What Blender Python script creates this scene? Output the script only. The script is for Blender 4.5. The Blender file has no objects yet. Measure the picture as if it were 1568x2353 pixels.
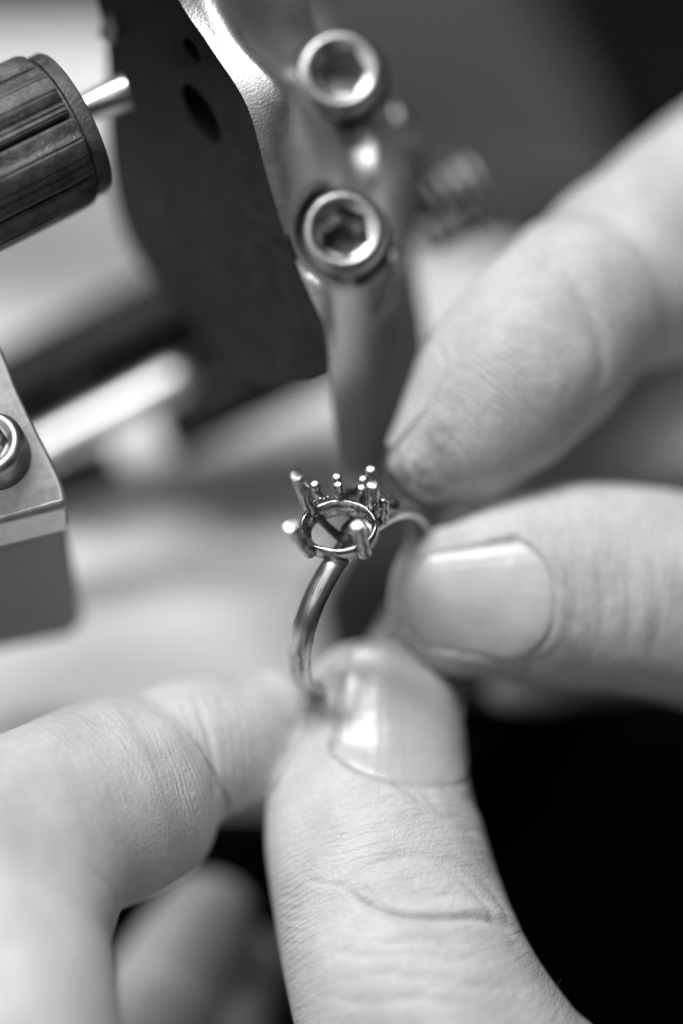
import bpy, bmesh, math, random
import numpy as np
from mathutils import Vector, Matrix
from mathutils.bvhtree import BVHTree

random.seed(4)
rs = np.random.RandomState(4)
S = bpy.context.scene
col = S.collection

# ---------------------------------------------------------------- camera
D0 = 0.28                      # focus distance, metres
PITCH = math.radians(40)       # the camera looks down at the bench
cam_d = bpy.data.cameras.new('camera')
cam = bpy.data.objects.new('camera', cam_d)
col.objects.link(cam)
cam_d.lens = 100
cam_d.sensor_fit = 'VERTICAL'
cam_d.sensor_height = 36
cam_d.sensor_width = 24
cam_d.clip_start = 0.01
cam_d.clip_end = 50
cam_d.dof.use_dof = True
cam_d.dof.focus_distance = D0 + 0.001
cam_d.dof.aperture_fstop = 3.3
cam.rotation_euler = (math.radians(90) - PITCH, 0, 0)
cam.location = (0, -D0 * math.cos(PITCH), 0.1 + D0 * math.sin(PITCH))
S.camera = cam
bpy.context.view_layer.update()
CM = cam.matrix_world.copy()
CMn = np.array(CM)
UP = np.array([0, math.cos(PITCH), math.sin(PITCH)])   # world up seen from the camera frame

# ---------------------------------------------------------------- world and lamps
W = bpy.data.worlds.new('World')
S.world = W
W.use_nodes = True
bg = W.node_tree.nodes['Background']
bg.inputs[0].default_value = (1, 1, 1, 1)
bg.inputs[1].default_value = 0.055


def area(name, d, dist, size, power, size_y=None):
    """lamp in direction d (camera frame) aimed at the ring"""
    l = bpy.data.lights.new(name, 'AREA')
    l.shape = 'RECTANGLE' if size_y else 'SQUARE'
    l.size = size
    if size_y:
        l.size_y = size_y
    l.energy = power
    o = bpy.data.objects.new(name, l)
    col.objects.link(o)
    d = Vector(d).normalized()
    tgt = CM @ Vector((0, 0, -D0))
    p = CM @ (Vector((0, 0, -D0)) + d * dist)
    o.location = p
    o.rotation_euler = (tgt - p).to_track_quat('-Z', 'Y').to_euler()
    return o


area('overhead_lamp', (-0.28, 0.76, 0.58), 1.0, 0.15, 12.5, 0.70)
area('soft_fill', (-0.50, 0.12, 0.86), 0.9, 0.7, 1.8)  # added soft fill from the front left, no window there

S.view_settings.view_transform = 'Standard'
S.view_settings.look = 'None'
S.view_settings.exposure = 0
S.view_settings.gamma = 1
S.render.engine = 'CYCLES'
S.cycles.max_bounces = 8

# ---------------------------------------------------------------- coordinates
KP = 0.24 / 1568               # one picture unit at one metre


def P(x, y, dz=0.0):
    """camera-frame point for a picture position and a depth (mm) behind the focus plane"""
    D = D0 + dz / 1000.0
    return np.array([(x - 784) * KP * D, (1176 - y) * KP * D, -D])


def pxmm(h, dz=0.0):
    return h * KP * (D0 + dz / 1000.0)


def TB(x, y, h=0.0, level=-0.045):
    """point on the bench (camera frame), h metres above it"""
    r = np.array([(x - 784) * KP, (1176 - y) * KP, -1.0])
    t = (level + h - UP @ np.array([0, 0, D0])) / (UP @ r)
    return r * t


def to_px(v):
    D = -v[:, 2]
    return np.stack([v[:, 0] / (KP * D) + 784, 1176 - v[:, 1] / (KP * D)], 1)


def nrm(v):
    v = np.asarray(v, float)
    return v / (np.linalg.norm(v) + 1e-15)


def toworld(v):
    v = np.asarray(v, float).reshape(-1, 3)
    return v @ CMn[:3, :3].T + CMn[:3, 3]


# ---------------------------------------------------------------- objects
def link(name, verts, faces, mat, parent=None, smooth=True, origin=None):
    """verts in camera frame -> one mesh object"""
    w = toworld(verts)
    if parent is not None:
        o0 = np.array(parent.matrix_world.translation)
    elif origin is not None:
        o0 = toworld(origin)[0]
    else:
        o0 = w.mean(0)
        o0[2] = w[:, 2].min()
    me = bpy.data.meshes.new(name)
    me.from_pydata((w - o0).tolist(), [], [tuple(int(i) for i in f) for f in faces])
    me.validate()
    bm = bmesh.new()
    bm.from_mesh(me)
    bmesh.ops.remove_doubles(bm, verts=bm.verts, dist=1e-7)
    bmesh.ops.recalc_face_normals(bm, faces=bm.faces)
    bm.to_mesh(me)
    bm.free()
    if smooth:
        me.shade_smooth()
    me.materials.append(mat)
    o = bpy.data.objects.new(name, me)
    col.objects.link(o)
    if parent is not None:
        o.parent = parent
        o.matrix_parent_inverse = Matrix.Identity(4)
    else:
        o.location = o0
    bpy.context.view_layer.update()
    return o


def bev(o, w, seg=2, ang=35):
    b = o.modifiers.new('b', 'BEVEL')
    b.width = w
    b.segments = seg
    b.limit_method = 'ANGLE'
    b.angle_limit = math.radians(ang)
    b.harden_normals = False
    return o


def autosm(o, deg=35):
    me = o.data
    me.shade_smooth()
    bm = bmesh.new()
    bm.from_mesh(me)
    for e in bm.edges:
        if len(e.link_faces) == 2 and e.calc_face_angle(0) > math.radians(deg):
            e.smooth = False
    bm.to_mesh(me)
    bm.free()
    return o


def thing(name, label, cat, at, group=None):
    o = bpy.data.objects.new(name, None)
    col.objects.link(o)
    o.empty_display_size = 0.01
    o.location = toworld(at)[0]
    o['label'] = label
    o['category'] = cat
    if group:
        o['group'] = group
    bpy.context.view_layer.update()
    return o


def frame(a, hint=(0, 0, 1)):
    a = nrm(a)
    h = np.array(hint, float)
    if abs(a @ nrm(h)) > .97:
        h = np.array([0, 1, .1])
    u = nrm(np.cross(h, a))
    v = np.cross(a, u)
    return u, v


def tube(pts, rad, n=16, caps=True, flat=1.0, hint=(0, 0, 1), rounded=False, prof=None):
    """swept tube; rad scalar or list. returns verts, faces"""
    pts = np.asarray(pts, float)
    m = len(pts)
    rad = np.broadcast_to(np.asarray(rad, float), (m,)).copy()
    if rounded:
        d0 = nrm(pts[0] - pts[1]); d1 = nrm(pts[-1] - pts[-2])
        ts = np.radians([80, 60, 40, 20])
        a = [pts[0] + d0 * rad[0] * math.sin(t) for t in ts]
        b = [pts[-1] + d1 * rad[-1] * math.sin(t) for t in ts[::-1]]
        ra = [rad[0] * math.cos(t) for t in ts]
        rb = [rad[-1] * math.cos(t) for t in ts[::-1]]
        pts = np.vstack([a, pts, b])
        rad = np.concatenate([ra, rad, rb])
        m = len(pts)
    V = []
    for i in range(m):
        t = nrm(pts[min(i + 1, m - 1)] - pts[max(i - 1, 0)])
        u, v = frame(t, hint)
        for k in range(n):
            a = 2 * math.pi * k / n
            f = prof[k] if prof is not None else 1
            V.append(pts[i] + rad[i] * f * (u * math.cos(a) + flat * v * math.sin(a)))
    F = []
    for i in range(m - 1):
        for k in range(n):
            F.append((i * n + k, i * n + (k + 1) % n, (i + 1) * n + (k + 1) % n, (i + 1) * n + k))
    if caps:
        F.append(tuple(range(n)))
        F.append(tuple(range((m - 1) * n, m * n)))
    return V, F


def lathe(c, a, prof, n=48, hint=(0, 0, 1), mod=None):
    """prof list of (r, h) revolved round axis a at c; mod(angle) scales r"""
    a = nrm(a)
    u, v = frame(a, hint)
    V = []
    F = []
    for (r, h) in prof:
        for k in range(n):
            t = 2 * math.pi * k / n
            rr = r * (mod(t, h) if mod else 1)
            V.append(np.asarray(c) + a * h + rr * (u * math.cos(t) + v * math.sin(t)))
    m = len(prof)
    for i in range(m - 1):
        for k in range(n):
            F.append((i * n + k, i * n + (k + 1) % n, (i + 1) * n + (k + 1) % n, (i + 1) * n + k))
    if prof[0][0] > 1e-6:
        F.append(tuple(range(n)))
    if prof[-1][0] > 1e-6:
        F.append(tuple(range((m - 1) * n, m * n)))
    return V, F


def prism(poly, off):
    """closed polygon (camera-frame points) extruded by off (one vector or one per point)"""
    poly = np.asarray(poly, float)
    off = np.broadcast_to(np.asarray(off, float), poly.shape)
    n = len(poly)
    V = list(poly) + list(poly + off)
    F = [tuple(range(n)), tuple(range(2 * n - 1, n - 1, -1))]
    for i in range(n):
        j = (i + 1) % n
        F.append((i, j, n + j, n + i))
    return V, F


def catmull(a, m):
    a = np.asarray(a, float)
    n = len(a)
    p = np.vstack([2 * a[0] - a[1], a, 2 * a[-1] - a[-2]])
    t = np.linspace(0, n - 1, m)
    i = np.minimum(t.astype(int), n - 2)
    f = (t - i)[:, None]
    p0, p1, p2, p3 = p[i], p[i + 1], p[i + 2], p[i + 3]
    return 0.5 * (2 * p1 + (p2 - p0) * f + (2 * p0 - 5 * p1 + 4 * p2 - p3) * f ** 2 + (3 * p1 - p0 - 3 * p2 + p3) * f ** 3)


# ---------------------------------------------------------------- materials
def mat(name):
    m = bpy.data.materials.new(name)
    m.use_nodes = True
    nt = m.node_tree
    return m, nt, nt.nodes['Principled BSDF']


def N(nt, t, **kw):
    n = nt.nodes.new(t)
    for k, v in kw.items():
        if k.startswith('i_'):
            n.inputs[k[2:].replace('_', ' ')].default_value = v
        else:
            setattr(n, k, v)
    return n


def noise(nt, scale, detail=3, rough=.55, vec=None, dist=0):
    n = N(nt, 'ShaderNodeTexNoise')
    n.inputs['Scale'].default_value = scale
    n.inputs['Detail'].default_value = detail
    n.inputs['Roughness'].default_value = rough
    n.inputs['Distortion'].default_value = dist
    if vec is None:
        g = N(nt, 'ShaderNodeNewGeometry')
        vec = g.outputs['Position']
    nt.links.new(vec, n.inputs['Vector'])
    return n.outputs['Fac']


def ramp(nt, src, stops):
    r = N(nt, 'ShaderNodeValToRGB')
    els = r.color_ramp.elements
    while len(els) < len(stops):
        els.new(.5)
    for e, (p, c) in zip(els, stops):
        e.position = p
        e.color = (c, c, c, 1)
    nt.links.new(src, r.inputs[0])
    return r.outputs[0]


def bump(nt, src, dist, strength=1, prev=None):
    b = N(nt, 'ShaderNodeBump')
    b.inputs['Distance'].default_value = dist
    b.inputs['Strength'].default_value = strength
    nt.links.new(src, b.inputs['Height'])
    if prev is not None:
        nt.links.new(prev, b.inputs['Normal'])
    return b.outputs[0]


def metal(name, c, r, nscale=400, cvar=.25, rvar=.15, bscale=1500, bdist=.00002, metallic=1.0, detail=4):
    m, nt, p = mat(name)
    p.inputs['Metallic'].default_value = metallic
    f = noise(nt, nscale, detail, .65)
    nt.links.new(ramp(nt, f, [(.3, c * (1 - cvar)), (.7, min(1, c * (1 + cvar)))]), p.inputs['Base Color'])
    nt.links.new(ramp(nt, noise(nt, nscale * 1.7, 3), [(.3, max(.03, r - rvar)), (.7, r + rvar)]), p.inputs['Roughness'])
    nt.links.new(bump(nt, noise(nt, bscale, 3), bdist), p.inputs['Normal'])
    return m


M_silver = metal('oxidised_silver', .38, .27, 900, .55, .10, 2500, .00004)
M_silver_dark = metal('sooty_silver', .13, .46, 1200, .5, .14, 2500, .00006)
M_satin = metal('satin_blasted_steel', .72, .47, 300, .08, .05, 3800, .00006)
M_screw = metal('zinc_plated_screw', .40, .40, 500, .2, .08, 2000, .00002)
M_pin = metal('polished_steel', .85, .30, 200, .05, .04, 900, .00001)
M_rod = metal('worn_steel_rod', .75, .22, 200, .1, .05, 900, .00002)
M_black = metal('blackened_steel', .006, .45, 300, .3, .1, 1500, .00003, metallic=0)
M_darkplate = metal('dark_shade_metal', .008, .45, 300, .15, .08, 2500, .00003, metallic=.3)  # near-black tone carries the clamp side's shade; also for dark small parts
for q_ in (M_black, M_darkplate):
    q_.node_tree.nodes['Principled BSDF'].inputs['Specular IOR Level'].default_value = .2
M_block = metal('grey_painted_block', .33, .5, 100, .06, .05, 1500, .00003, metallic=0)
M_slate = metal('grey_enamel', .055, .55, 60, .1, .05, 1500, .00003, metallic=0)


def make_rubber():
    m, nt, p = mat('dusty_black_resin')
    f = noise(nt, 420, 6, .7)
    base = ramp(nt, f, [(.35, .03), (.62, .12)])
    sp = noise(nt, 5200, 1, .5)
    spk = ramp(nt, sp, [(.70, 0), (.75, 1)])
    lo = noise(nt, 170, 2)
    gate = ramp(nt, lo, [(.46, 0), (.6, 1)])
    mm = N(nt, 'ShaderNodeMath', operation='MULTIPLY')
    nt.links.new(spk, mm.inputs[0]); nt.links.new(gate, mm.inputs[1])
    mx = N(nt, 'ShaderNodeMix', data_type='RGBA')
    nt.links.new(mm.outputs[0], mx.inputs[0])
    nt.links.new(base, mx.inputs[6])
    mx.inputs[7].default_value = (.6, .6, .6, 1)
    nt.links.new(mx.outputs[2], p.inputs['Base Color'])
    nt.links.new(ramp(nt, noise(nt, 600, 4), [(.3, .34), (.7, .6)]), p.inputs['Roughness'])
    p.inputs['Specular IOR Level'].default_value = .75
    b1 = bump(nt, noise(nt, 2600, 5, .7), .00010)
    b2 = bump(nt, noise(nt, 400, 4, .6), .00030, prev=b1)
    nt.links.new(b2, p.inputs['Normal'])
    return m


M_rubber = make_rubber()


def make_skin(name, base=.56):
    m, nt, p = mat(name)
    g = N(nt, 'ShaderNodeNewGeometry')
    pos = g.outputs['Position']
    f1 = noise(nt, 160, 4, .6, pos)
    f2 = noise(nt, 1500, 3, .6, pos)
    ad = N(nt, 'ShaderNodeMath', operation='MULTIPLY_ADD')
    nt.links.new(f2, ad.inputs[0]); ad.inputs[1].default_value = .3
    nt.links.new(f1, ad.inputs[2])
    colr = ramp(nt, ad.outputs[0], [(.45, base * .84), (.85, base * 1.1)])
    at = N(nt, 'ShaderNodeAttribute', attribute_name='grime_shade')  # real grime plus broad painted-in shade
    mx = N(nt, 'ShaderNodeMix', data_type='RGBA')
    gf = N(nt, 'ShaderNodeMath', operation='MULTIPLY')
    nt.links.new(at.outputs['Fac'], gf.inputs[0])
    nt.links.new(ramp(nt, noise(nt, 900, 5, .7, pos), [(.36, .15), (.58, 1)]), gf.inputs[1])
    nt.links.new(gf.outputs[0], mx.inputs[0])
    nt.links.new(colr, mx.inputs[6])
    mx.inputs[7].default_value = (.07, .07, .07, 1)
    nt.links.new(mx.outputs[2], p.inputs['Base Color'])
    p.inputs['Subsurface Weight'].default_value = .35
    p.inputs['Subsurface Radius'].default_value = (1, 1, 1)
    p.inputs['Subsurface Scale'].default_value = .0014
    nt.links.new(ramp(nt, f2, [(.3, .42), (.7, .58)]), p.inputs['Roughness'])
    p.inputs['Specular IOR Level'].default_value = .45
    # fine skin relief: cells, lines across the finger, broad folds near the joints
    vo = N(nt, 'ShaderNodeTexVoronoi', feature='DISTANCE_TO_EDGE')
    vo.inputs['Scale'].default_value = 1900
    wv = N(nt, 'ShaderNodeMapping')
    ds = N(nt, 'ShaderNodeTexNoise'); ds.inputs['Scale'].default_value = 700
    nt.links.new(pos, ds.inputs['Vector'])
    va = N(nt, 'ShaderNodeVectorMath', operation='SCALE'); va.inputs['Scale'].default_value = .0008
    nt.links.new(ds.outputs['Color'], va.inputs[0])
    vb = N(nt, 'ShaderNodeVectorMath', operation='ADD')
    nt.links.new(pos, vb.inputs[0]); nt.links.new(va.outputs[0], vb.inputs[1])
    nt.links.new(vb.outputs[0], vo.inputs['Vector'])
    cells = ramp(nt, vo.outputs['Distance'], [(0, 0), (.22, 1)])
    sA = N(nt, 'ShaderNodeAttribute', attribute_name='fs')      # mm along the finger
    tA = N(nt, 'ShaderNodeAttribute', attribute_name='ft')      # mm round the finger
    cv = N(nt, 'ShaderNodeCombineXYZ')
    sc = N(nt, 'ShaderNodeMath', operation='MULTIPLY'); sc.inputs[1].default_value = 1.5
    tc = N(nt, 'ShaderNodeMath', operation='MULTIPLY'); tc.inputs[1].default_value = .16
    nt.links.new(sA.outputs['Fac'], sc.inputs[0]); nt.links.new(tA.outputs['Fac'], tc.inputs[0])
    nt.links.new(sc.outputs[0], cv.inputs[0]); nt.links.new(tc.outputs[0], cv.inputs[1])
    folds = noise(nt, 1.0, 3, .6, cv.outputs[0])
    rA = N(nt, 'ShaderNodeAttribute', attribute_name='ridge')
    # fine parallel ridge lines
    ph = N(nt, 'ShaderNodeMath', operation='MULTIPLY'); ph.inputs[1].default_value = 2 * math.pi / .55
    nt.links.new(sA.outputs['Fac'], ph.inputs[0])
    wn = noise(nt, 260, 3, .6, pos)
    wm = N(nt, 'ShaderNodeMath', operation='MULTIPLY_ADD'); wm.inputs[1].default_value = 14
    nt.links.new(wn, wm.inputs[0]); nt.links.new(ph.outputs[0], wm.inputs[2])
    sn = N(nt, 'ShaderNodeMath', operation='SINE')
    nt.links.new(wm.outputs[0], sn.inputs[0])
    rm = N(nt, 'ShaderNodeMath', operation='MULTIPLY')
    nt.links.new(sn.outputs[0], rm.inputs[0]); nt.links.new(rA.outputs['Fac'], rm.inputs[1])
    so = N(nt, 'ShaderNodeAttribute', attribute_name='soft')
    fm = N(nt, 'ShaderNodeMath', operation='MULTIPLY')
    nt.links.new(folds, fm.inputs[0]); nt.links.new(so.outputs['Fac'], fm.inputs[1])
    b0 = bump(nt, fm.outputs[0], .00016)
    b1 = bump(nt, rm.outputs[0], .00006, prev=b0)
    b2 = bump(nt, cells, .000022, prev=b1)
    b3 = bump(nt, f2, .00006, prev=b2)
    nt.links.new(b3, p.inputs['Normal'])
    return m


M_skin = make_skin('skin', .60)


def make_nail():
    m, nt, p = mat('nail')
    nt.links.new(ramp(nt, noise(nt, 240, 3), [(.3, .50), (.7, .60)]), p.inputs['Base Color'])
    p.inputs['Subsurface Weight'].default_value = .3
    p.inputs['Subsurface Radius'].default_value = (1, 1, 1)
    p.inputs['Subsurface Scale'].default_value = .001
    nt.links.new(ramp(nt, noise(nt, 700, 3), [(.3, .26), (.7, .35)]), p.inputs['Roughness'])
    p.inputs['Specular IOR Level'].default_value = .6
    tA = N(nt, 'ShaderNodeAttribute', attribute_name='nv')
    cv = N(nt, 'ShaderNodeCombineXYZ')
    nt.links.new(tA.outputs['Fac'], cv.inputs[0])
    b0 = bump(nt, noise(nt, 9, 2, .5, cv.outputs[0]), .00006)
    b1 = bump(nt, noise(nt, 500, 2), .00008, prev=b0)
    nt.links.new(b1, p.inputs['Normal'])
    return m


M_nail = make_nail()


def plain(name, a, b, scale, rough=.7, bd=.0002):
    m, nt, p = mat(name)
    nt.links.new(ramp(nt, noise(nt, scale, 5, .6), [(.3, a), (.7, b)]), p.inputs['Base Color'])
    p.inputs['Roughness'].default_value = rough
    nt.links.new(bump(nt, noise(nt, scale * 8, 4), bd), p.inputs['Normal'])
    return m


M_paper = plain('white_bench_paper', .86, .90, 20, .7, .00005)
M_bench = plain('dark_bench_top', .028, .045, 25, .6)
M_apron = plain('black_cloth', .003, .006, 60, .95)
M_apron.node_tree.nodes['Principled BSDF'].inputs['Specular IOR Level'].default_value = .1
M_mat = plain('dark_rubber_mat', .045, .06, 60, .8)

# ---------------------------------------------------------------- the setting
# dark bench top, big sheet; white paper lies on it
hx = np.array([1, 0, 0.]); hy = nrm(np.cross(UP, hx))
bq = [TB(-5000, -260), TB(3000, -260), TB(1750, 800), TB(1250, 1560), TB(900, 1780), TB(680, 1856), TB(-3200, 1870)]
V, F = prism([q - UP * .0034 for q in bq], -UP * .022)
o = link('bench_top', V, F, M_apron, smooth=False)
o['kind'] = 'structure'
c0 = TB(784, 1176, level=-.26)
V, F = prism([c0 + hx * i + hy * j for i, j in ((-2, -2), (2, -2), (2, 2), (-2, 2))], -UP * .01)
o = link('floor', V, F, M_apron, smooth=False)
o['kind'] = 'structure'

pp = [TB(-900, 85), TB(300, 70), TB(700, 70), TB(905, 500), TB(1010, 560), TB(1240, 470), TB(1330, 620), TB(1150, 1000), TB(840, 1500), TB(660, 1835), TB(-1500, 1845)]
V, F = prism(pp, -UP * .003)
o = link('paper_sheet', V, F, M_paper, smooth=False)
o['label'] = 'white paper sheet spread on the bench under the clamp tool'
o['category'] = 'paper sheet'

mq = [TB(855, 1150), TB(1200, 1100), TB(1250, 1600), TB(1000, 1640), TB(765, 1560), TB(722, 1400), TB(765, 1300)]
V, F = prism([q + UP * .0025 for q in mq], -UP * .0024)
o = link('rubber_mat', V, F, M_mat, smooth=False)
bev(o, .001)
o['label'] = 'dark grey rubber mat on the bench, seen through the ring'
o['category'] = 'mat'

# grey enamelled bar lying across the back of the bench
bq = [TB(600, -300), TB(960, -300), TB(1170, 60), TB(1370, 420), TB(1440, 640), TB(1130, 600), TB(700, 300)]
V, F = prism([q + UP * .002 for q in bq], UP * .012)
o = link('machine_base', V, F, M_slate, smooth=False)
bev(o, .002)
o['label'] = 'blurred grey enamelled slab lying behind the clamp at the upper right'
o['category'] = 'machine base'

# ---------------------------------------------------------------- the clamp tool
clamp = thing('ring_clamp', 'steel jeweller\'s clamp with satin curved frame, hex socket screws and a ribbed black knob', 'clamp', P(600, 900, 40))
nF = nrm([-.75, -.42, .51])                     # outward normal of the dark side face
pF = P(565, 240, 1)


def onface(x, y, off=0.0):
    r = np.array([(x - 784) * KP, (1176 - y) * KP, -1.0])
    t = (nF @ (pF + nF * off)) / (nF @ r)
    return r * t


Lc = catmull([(350, -160), (405, -10), (480, 105), (565, 240), (612, 400), (655, 540), (700, 650), (742, 750), (757, 850), (765, 960), (790, 1080)], 60)
Rc = catmull([(620, -190, 31), (690, -20, 27), (700, 80, 25), (830, 160, 24), (900, 235, 24), (932, 350, 25), (945, 480, 26), (962, 640, 27), (985, 800, 24), (940, 940, 30), (860, 1100, 34)], 60)
# curved outer surface between the two edges, bulging in the middle
TAB = np.array([  # depth (mm) down the frame, near edge to far edge
    [5, 6.0, 8.2, 15, 25, 30], [2.4, 3.3, 4.8, 12.5, 21, 25], [1.6, 1.8, 2.8, 11, 17, 22], [1, .9, 1.7, 9.5, 14.5, 19],
    [3.7, 3.9, 6.8, 12.2, 12.0, 17.5], [5.9, 6.9, 9.2, 11.2, 10.8, 19], [6.9, 6.3, 9.6, 12, 14, 21], [7.8, 8.4, 11.5, 14.5, 18, 24],
    [10.4, 12, 15, 18, 22, 27], [13.8, 16, 19, 22, 26, 31], [16, 18.5, 22, 26, 30, 34]])
nb = 25
_T = catmull(TAB, 60)
sc_ = np.interp(np.linspace(0, 1, nb), [0, .15, .35, .55, .8, 1], np.arange(6))
DZ = np.array([[0.0] * nb] * 60)
for i in range(60):
    fine = catmull(_T[i][:, None], 101)[:, 0]
    DZ[i] = np.interp(sc_, np.linspace(0, 5, 101), fine)
act = np.array([(-onface(*Lc[i])[2] - D0) * 1000 for i in range(60)])
sN = np.linspace(0, 1, nb)
DZ = DZ + (act - DZ[:, 0])[:, None] * (1 - sN)[None] ** 2 + 4.5 * np.clip((sN - .36) / .35, 0, 1)[None]
V = []
for i in range(60):
    a = onface(*Lc[i]); b = P(*Rc[i])
    w = i / 59
    for k in range(nb):
        s = k / (nb - 1)
        p = a * (1 - s) + b * s
        # the surface leaves the near edge almost square to the viewer, then falls away
        D_ = DZ[i, k] / 1000 + D0
        if k:
            q2 = to_px(p[None])[0]
            for (sx, sy, sd_, sr) in ((790, 530, 12.5, 118), (783, 165, 15.5, 112)):   # counterbores for the screws
                f_ = float(np.clip((sr - math.hypot(q2[0] - sx, q2[1] - sy)) / 22, 0, 1))
                D_ = D_ + max(0, D0 + sd_ / 1000 - D_) * f_
            p = p * (D_ / -p[2])
        V.append(p)
F = [(i * nb + k, i * nb + k + 1, (i + 1) * nb + k + 1, (i + 1) * nb + k) for i in range(59) for k in range(nb - 1)]
base_n = len(V)
# far side wall
for i in range(60):
    b = V[i * nb + nb - 1]
    V.append(b + np.array([.0005, -.004, -.016]))
F += [(i * nb + nb - 1, base_n + i, base_n + i + 1, (i + 1) * nb + nb - 1) for i in range(59)]
fr = link('frame_rim', V, F, M_satin, clamp)
sd = fr.modifiers.new('s', 'SUBSURF'); sd.levels = 1; sd.render_levels = 1
# side plate: flat face, shade put into its dark colour, with two slots
edge = [tuple(p) for p in Lc]
left = catmull([(790, 1080), (700, 1010), (590, 930), (500, 820), (400, 700), (310, 590), (262, 460), (246, 300), (244, 120), (215, -20), (190, -160)], 40)
edge = [p for p in edge if p[1] < 845]
poly2 = edge + [(748, 868), (715, 884), (650, 892), (590, 894)] + [tuple(p) for p in left[1:] if p[1] < 880]


def hole(cx, cy, a, b, ang, n=24):
    t = np.linspace(0, 2 * math.pi, n, endpoint=False)
    c, s = math.cos(ang), math.sin(ang)
    return [(cx + a * math.cos(q) * c - b * math.sin(q) * s, cy + a * math.cos(q) * s + b * math.sin(q) * c) for q in t]


holes = [hole(441, 118, 34, 13, math.radians(62)), hole(462, 262, 78, 26, math.radians(60))]
bm = bmesh.new()
lo = []
for loop in [poly2] + holes:
    vs = [bm.verts.new(onface(*p)) for p in loop]
    lo.append([bm.edges.new((vs[i], vs[(i + 1) % len(vs)])) for i in range(len(vs))])
res = bmesh.ops.triangle_fill(bm, use_beauty=True, use_dissolve=False, edges=[e for l in lo for e in l])
ext = bmesh.ops.extrude_face_region(bm, geom=list(bm.faces))
bmesh.ops.translate(bm, verts=[v for v in ext['geom'] if isinstance(v, bmesh.types.BMVert)], vec=Vector(-nF * .0004))
bm.verts.index_update()
V = [np.array(v.co) for v in bm.verts]
F = [[v.index for v in f.verts] for f in bm.faces]
bm.free()
o = link('side_plate', V, F, M_darkplate, clamp, smooth=False)
autosm(o, 30)

for hq in holes:
    cx_ = sum(p[0] for p in hq) / len(hq); cy_ = sum(p[1] for p in hq) / len(hq)
    big = [(cx_ + (p[0] - cx_) * 1.25, cy_ + (p[1] - cy_) * 1.25) for p in hq]
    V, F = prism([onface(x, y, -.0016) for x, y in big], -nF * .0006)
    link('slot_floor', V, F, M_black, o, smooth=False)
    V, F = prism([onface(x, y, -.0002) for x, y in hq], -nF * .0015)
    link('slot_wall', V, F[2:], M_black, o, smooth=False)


def cap_screw(c, a, r, h, parent, name='socket_screw', rot=0.0, washer=True):
    """socket head cap screw: head with hexagonal well"""
    a = nrm(a)
    n = 48
    u, v = frame(a)

    def hexr(t):
        t = (t + rot) % (math.pi / 3) - math.pi / 6
        return 1 / math.cos(t) * .866
    prof = [(r, -h), (r, -.30 * r), (.97 * r, -.15 * r), (.90 * r, -.05 * r), (.80 * r, 0), (.70 * r, -.02 * r), (.60 * r, -.09 * r)]
    V = []
    for (q, z) in prof:
        for k in range(n):
            t = 2 * math.pi * k / n
            V.append(c + a * z + q * (u * math.cos(t) + v * math.sin(t)))
    for (q, z) in [(.60 * r, -.10 * r), (.58 * r, -.75 * r)]:
        for k in range(n):
            t = 2 * math.pi * k / n
            V.append(c + a * z + q * hexr(t) * (u * math.cos(t) + v * math.sin(t)))
    for k in range(n):
        t = 2 * math.pi * k / n
        V.append(c - a * .95 * r + .3 * r * (u * math.cos(t) + v * math.sin(t)))
    m = 10
    F = [(i * n + k, i * n + (k + 1) % n, (i + 1) * n + (k + 1) % n, (i + 1) * n + k) for i in range(m - 1) for k in range(n)]
    F.append(tuple(range((m - 1) * n, m * n)))
    F.append(tuple(range(n)))
    s = autosm(link(name, V, F, M_screw, parent), 40)
    if washer:
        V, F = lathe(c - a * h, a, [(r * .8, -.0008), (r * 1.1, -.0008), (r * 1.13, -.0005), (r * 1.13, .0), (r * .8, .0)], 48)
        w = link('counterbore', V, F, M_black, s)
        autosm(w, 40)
    return s


aS = nrm([-.05, .35, .93])
cap_screw(P(783, 160, 12.0), nrm([.06, .14, .98]), .0046, .0036, clamp)
cap_screw(P(790, 528, 8.0), nrm([.08, .16, .98]), .0046, .0040, clamp, rot=.4)
for (x, y, dz, a_) in ((783, 160, 12.0, [.06, .14, .98]), (790, 528, 8.0, [.08, .16, .98])):
    a_ = nrm(a_)
    V, F = lathe(P(x, y, dz) - a_ * .0048, a_, [(.0058, -.008), (.0054, -.002), (.0052, -.0006), (.0048, 0), (.0003, 0)], 48)
    link('screw_boss', V, F, M_satin, clamp)
# small far details of the clamp
V, F = lathe(P(925, 290, 26), nrm([.85, .35, .1]), [(.0005, .0012), (.0028, .001), (.0033, 0), (.0033, -.002)], 32)
link('end_nut', V, F, M_screw, clamp)
# spring behind
ax0, ax1 = P(948, 500, 34), P(1085, 440, 36)
pts = []
for i in range(260):
    t = i / 259
    c = ax0 * (1 - t) + ax1 * t
    a = nrm(ax1 - ax0)
    u, v = frame(a)
    q = t * 2 * math.pi * 4.5
    pts.append(c + (u * math.cos(q) + v * math.sin(q)) * .0046)
V, F = tube(pts, .00050, 8)
link('coil_spring', V, F, M_screw, clamp)
V, F = tube([ax0 - (ax1 - ax0) * .3, ax1 + (ax1 - ax0) * .12], .0012, 24)
autosm(link('spring_post', V, F, M_darkplate, clamp), 40)
# thin curved lip on the lower bracket
pts = catmull([P(765, 800, 15), P(830, 765, 16), P(878, 715, 16), P(905, 650, 17), P(915, 600, 18)], 30)
V, F = tube(pts, .0006, 10, rounded=True)
link('bracket_lip', V, F, M_block, clamp)
# small bosses
V, F = lathe(P(898, 590, 13), (0, .3, .95), [(.0010, -.002), (.0010, 0), (.0006, .0003)], 24)
link('locating_pin', V, F, M_screw, clamp)
V, F = lathe(P(815, 675, 14), (0, .3, .95), [(.0010, -.002), (.0010, 0), (.0006, .0003)], 24)
link('locating_pin', V, F, M_screw, clamp)

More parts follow.
